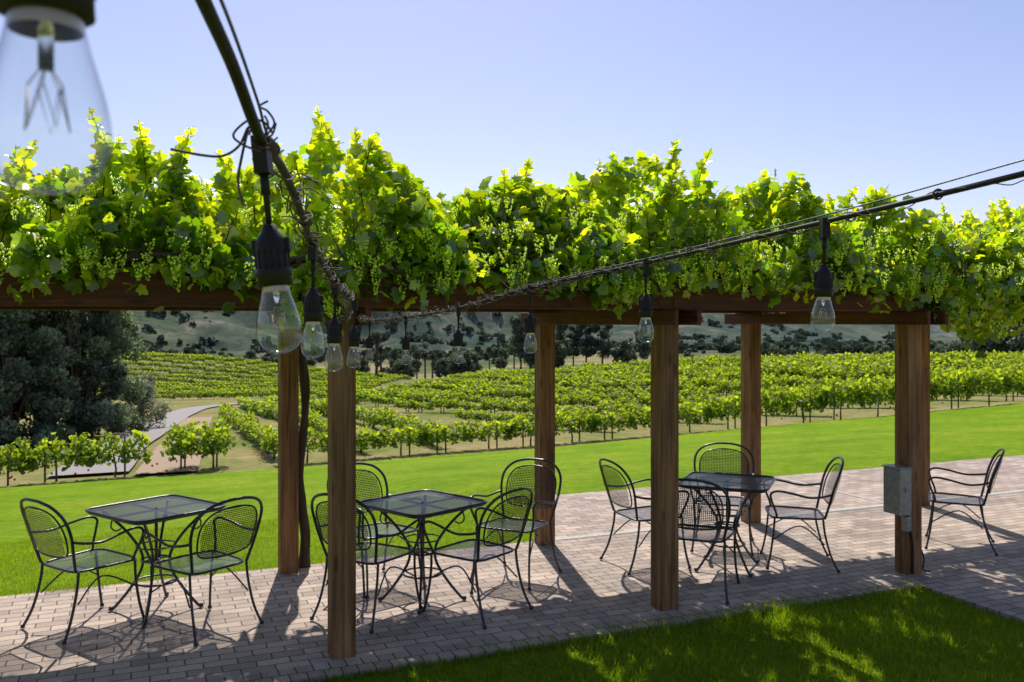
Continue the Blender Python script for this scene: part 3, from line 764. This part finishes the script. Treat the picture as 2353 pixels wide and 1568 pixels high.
puttree('pine_tree',con,-17.1,35.5,1,0);puttree('pine_tree',con2,-19.6,34,1.05,1);puttree('pine_tree',con,-22.5,36.5,1.05,2);puttree('pine_tree',con2,-18.2,38.5,1,3);puttree('pine_tree',con,-17.9,32.2,.95,4);puttree('pine_tree',con2,-20.6,31.5,.9,5)
ol=tree_mesh('olive',2.4,1.15,22,6000,.08,(.09,.10,.075),(.34,.36,.28),6,.4,0,.4)
puttree('olive_tree',ol,-17.4,42.5,1,0)
# distant tree mass
bt=[tree_mesh('oak%d'%i,7,3.2,26,2600,.5,(.035,.055,.04),(.13,.17,.10),20+i,1.2,0,.4) for i in range(3)]
tall=[tree_mesh('euc%d'%i,12,2.4,22,2000,.5,(.04,.06,.05),(.13,.16,.11),30+i,2.5,.35,.42) for i in range(2)]
dt=empty('distant_trees')
def dtree(x,y,sc,pool):
    a,b=random.choice(pool)
    for me in(a,b):
        o=bpy.data.objects.new(me.name,me);link(o,dt);o.location=(x,y,hz(x,y)-.3);o.scale=(sc,sc,sc*random.uniform(.85,1.15));o.rotation_euler=(0,0,random.uniform(0,6))
for k,Y,sc,p in [(-.055,190,.95,bt),(-.045,200,.8,bt),(-.075,215,.7,bt),(.01,190,1.1,tall),(.02,200,1.0,tall),(.03,188,.8,bt),(.055,260,1.3,tall),(.068,265,1.2,tall),(.082,262,1.4,tall),(.10,260,1.5,tall),(.145,240,1.1,tall),(.05,250,1,bt),(.12,250,1,bt),(-.12,230,.9,bt),(-.17,230,.9,bt),(-.18,225,1.1,tall),(.51,190,1.2,bt),(.53,180,1.2,bt),(.55,185,1.3,bt),(.57,175,1.2,bt),(.49,200,.8,bt)]:
    dtree(k*Y,Y,sc,p)
for i in range(44):
    Y0=random.uniform(240,480);k0=random.uniform(-.45,.6)
    for j in range(random.randint(2,7)):
        Y=Y0+random.gauss(0,14);x=k0*Y0+random.gauss(0,18);dtree(x,Y,random.uniform(.3,.75),bt)
# scrub on the hills : one mesh
nb=5200
yy=rng.uniform(0,1,nb)**1.0*900+380;kk=rng.uniform(-.5,.68,nb);xx=kk*yy
den=fbm(xx/60.+5,yy/60.,4)
kp=den>.40+.12*rng.random(nb);xx=xx[kp];yy=yy[kp];nb=len(xx)
zz=height(xx,yy);rad_=rng.uniform(1.2,4.2,nb)*rng.uniform(.6,1.2,nb)
per=26
d=rv(nb*per);d[:,2]=np.abs(d[:,2])*.75
Cc=np.repeat(np.stack([xx,yy,zz],-1),per,0)+d*np.repeat(rad_,per)[:,None]*(.5+.5*rng.random((nb*per,1)))
sh=np.repeat(rng.uniform(.6,1.5,nb),per)
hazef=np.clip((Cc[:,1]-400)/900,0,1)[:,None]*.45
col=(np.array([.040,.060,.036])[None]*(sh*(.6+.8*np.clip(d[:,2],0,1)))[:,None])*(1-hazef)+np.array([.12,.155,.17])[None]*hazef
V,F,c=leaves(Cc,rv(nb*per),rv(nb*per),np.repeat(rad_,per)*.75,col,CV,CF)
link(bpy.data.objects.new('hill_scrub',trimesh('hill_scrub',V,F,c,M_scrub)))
# palms
def palm_mesh():
    g=random.Random(3);m=MB();m.tube([(0,0,-1),(.1,0,3),(0,.1,6.6)],[.28,.22,.2],7)
    for i in range(60):
        a=g.uniform(0,6.28);el=g.uniform(-1.1,1.1);L=g.uniform(1.1,1.6)
        d=Vector((math.cos(a)*math.cos(el),math.sin(a)*math.cos(el),math.sin(el)))
        p0=Vector((0,0,6.7));p1=p0+d*L*.6;p2=p0+d*L+Vector((0,0,-.35))
        n_=d.cross(Vector((0,0,1))).normalized()
        m.f.append((len(m.v),len(m.v)+1,len(m.v)+2,len(m.v)+3));m.m.append(1);m.sm.append(False)
        m.v+= [p0,p1+n_*.22,p2,p1-n_*.22]
    return m
M_palm=princ('palm_frond',(.09,.11,.06),.6)
pm=palm_mesh().mesh('palm',[M_bark,M_palm]);pe=empty('palm_trees')
for k,Y in [(-.115,225),(-.105,235),(-.096,228),(-.088,240),(-.08,230),(-.071,236),(-.062,228),(-.05,240),(-.038,232),(-.025,240),(-.012,235),(.002,245),(-.16,225),(-.145,215),(-.13,235),(-.175,150),(-.15,150)]:
    o=bpy.data.objects.new('palm',pm);link(o,pe);x=k*Y;o.location=(x,Y,hz(x,Y));s_=random.uniform(.75,1.15);o.scale=(s_,s_,s_*random.uniform(.85,1.2));o.rotation_euler=(0,0,Y)
# ------------------------------------------------------------ light & sky
SE=math.radians(50);SA=math.radians(-9)
sd=Vector((math.sin(SA)*math.cos(SE),math.cos(SA)*math.cos(SE),math.sin(SE)))
sun=bpy.data.lights.new('sun','SUN');sun.energy=5;sun.angle=math.radians(.53);sun.color=(1,.955,.88)
so=bpy.data.objects.new('sun',sun);link(so);so.rotation_euler=sd.to_track_quat('Z','Y').to_euler()
W=bpy.data.worlds.new('World');scene.world=W;W.use_nodes=True;wn=W.node_tree
sk=wn.nodes.new('ShaderNodeTexSky');sk.sky_type='NISHITA';sk.sun_disc=False;sk.sun_elevation=SE;sk.sun_rotation=SA
sk.air_density=1.0;sk.dust_density=.6;sk.ozone_density=1.5
mxn=wn.nodes.new('ShaderNodeMix');mxn.data_type='RGBA';mxn.blend_type='MULTIPLY';mxn.inputs[0].default_value=1
mxn.inputs[7].default_value=(1.12,.985,1.10,1);wn.links.new(sk.outputs[0],mxn.inputs[6])
bg=wn.nodes['Background'];bg.inputs[1].default_value=.122;wn.links.new(mxn.outputs[2],bg.inputs[0])
# ------------------------------------------------------------ camera
cd=bpy.data.cameras.new('camera');cam=bpy.data.objects.new('camera',cd);link(cam)
cam.location=(0,0,EYE);cam.rotation_euler=(math.radians(90),0,0);cd.lens=31.8;cd.sensor_width=36;cd.shift_y=-.0187
cd.clip_start=.02;cd.clip_end=9000
cd.dof.use_dof=True;cd.dof.focus_distance=2.4;cd.dof.aperture_fstop=13
scene.camera=cam
scene.view_settings.view_transform='Standard';scene.view_settings.look='None';scene.view_settings.exposure=0
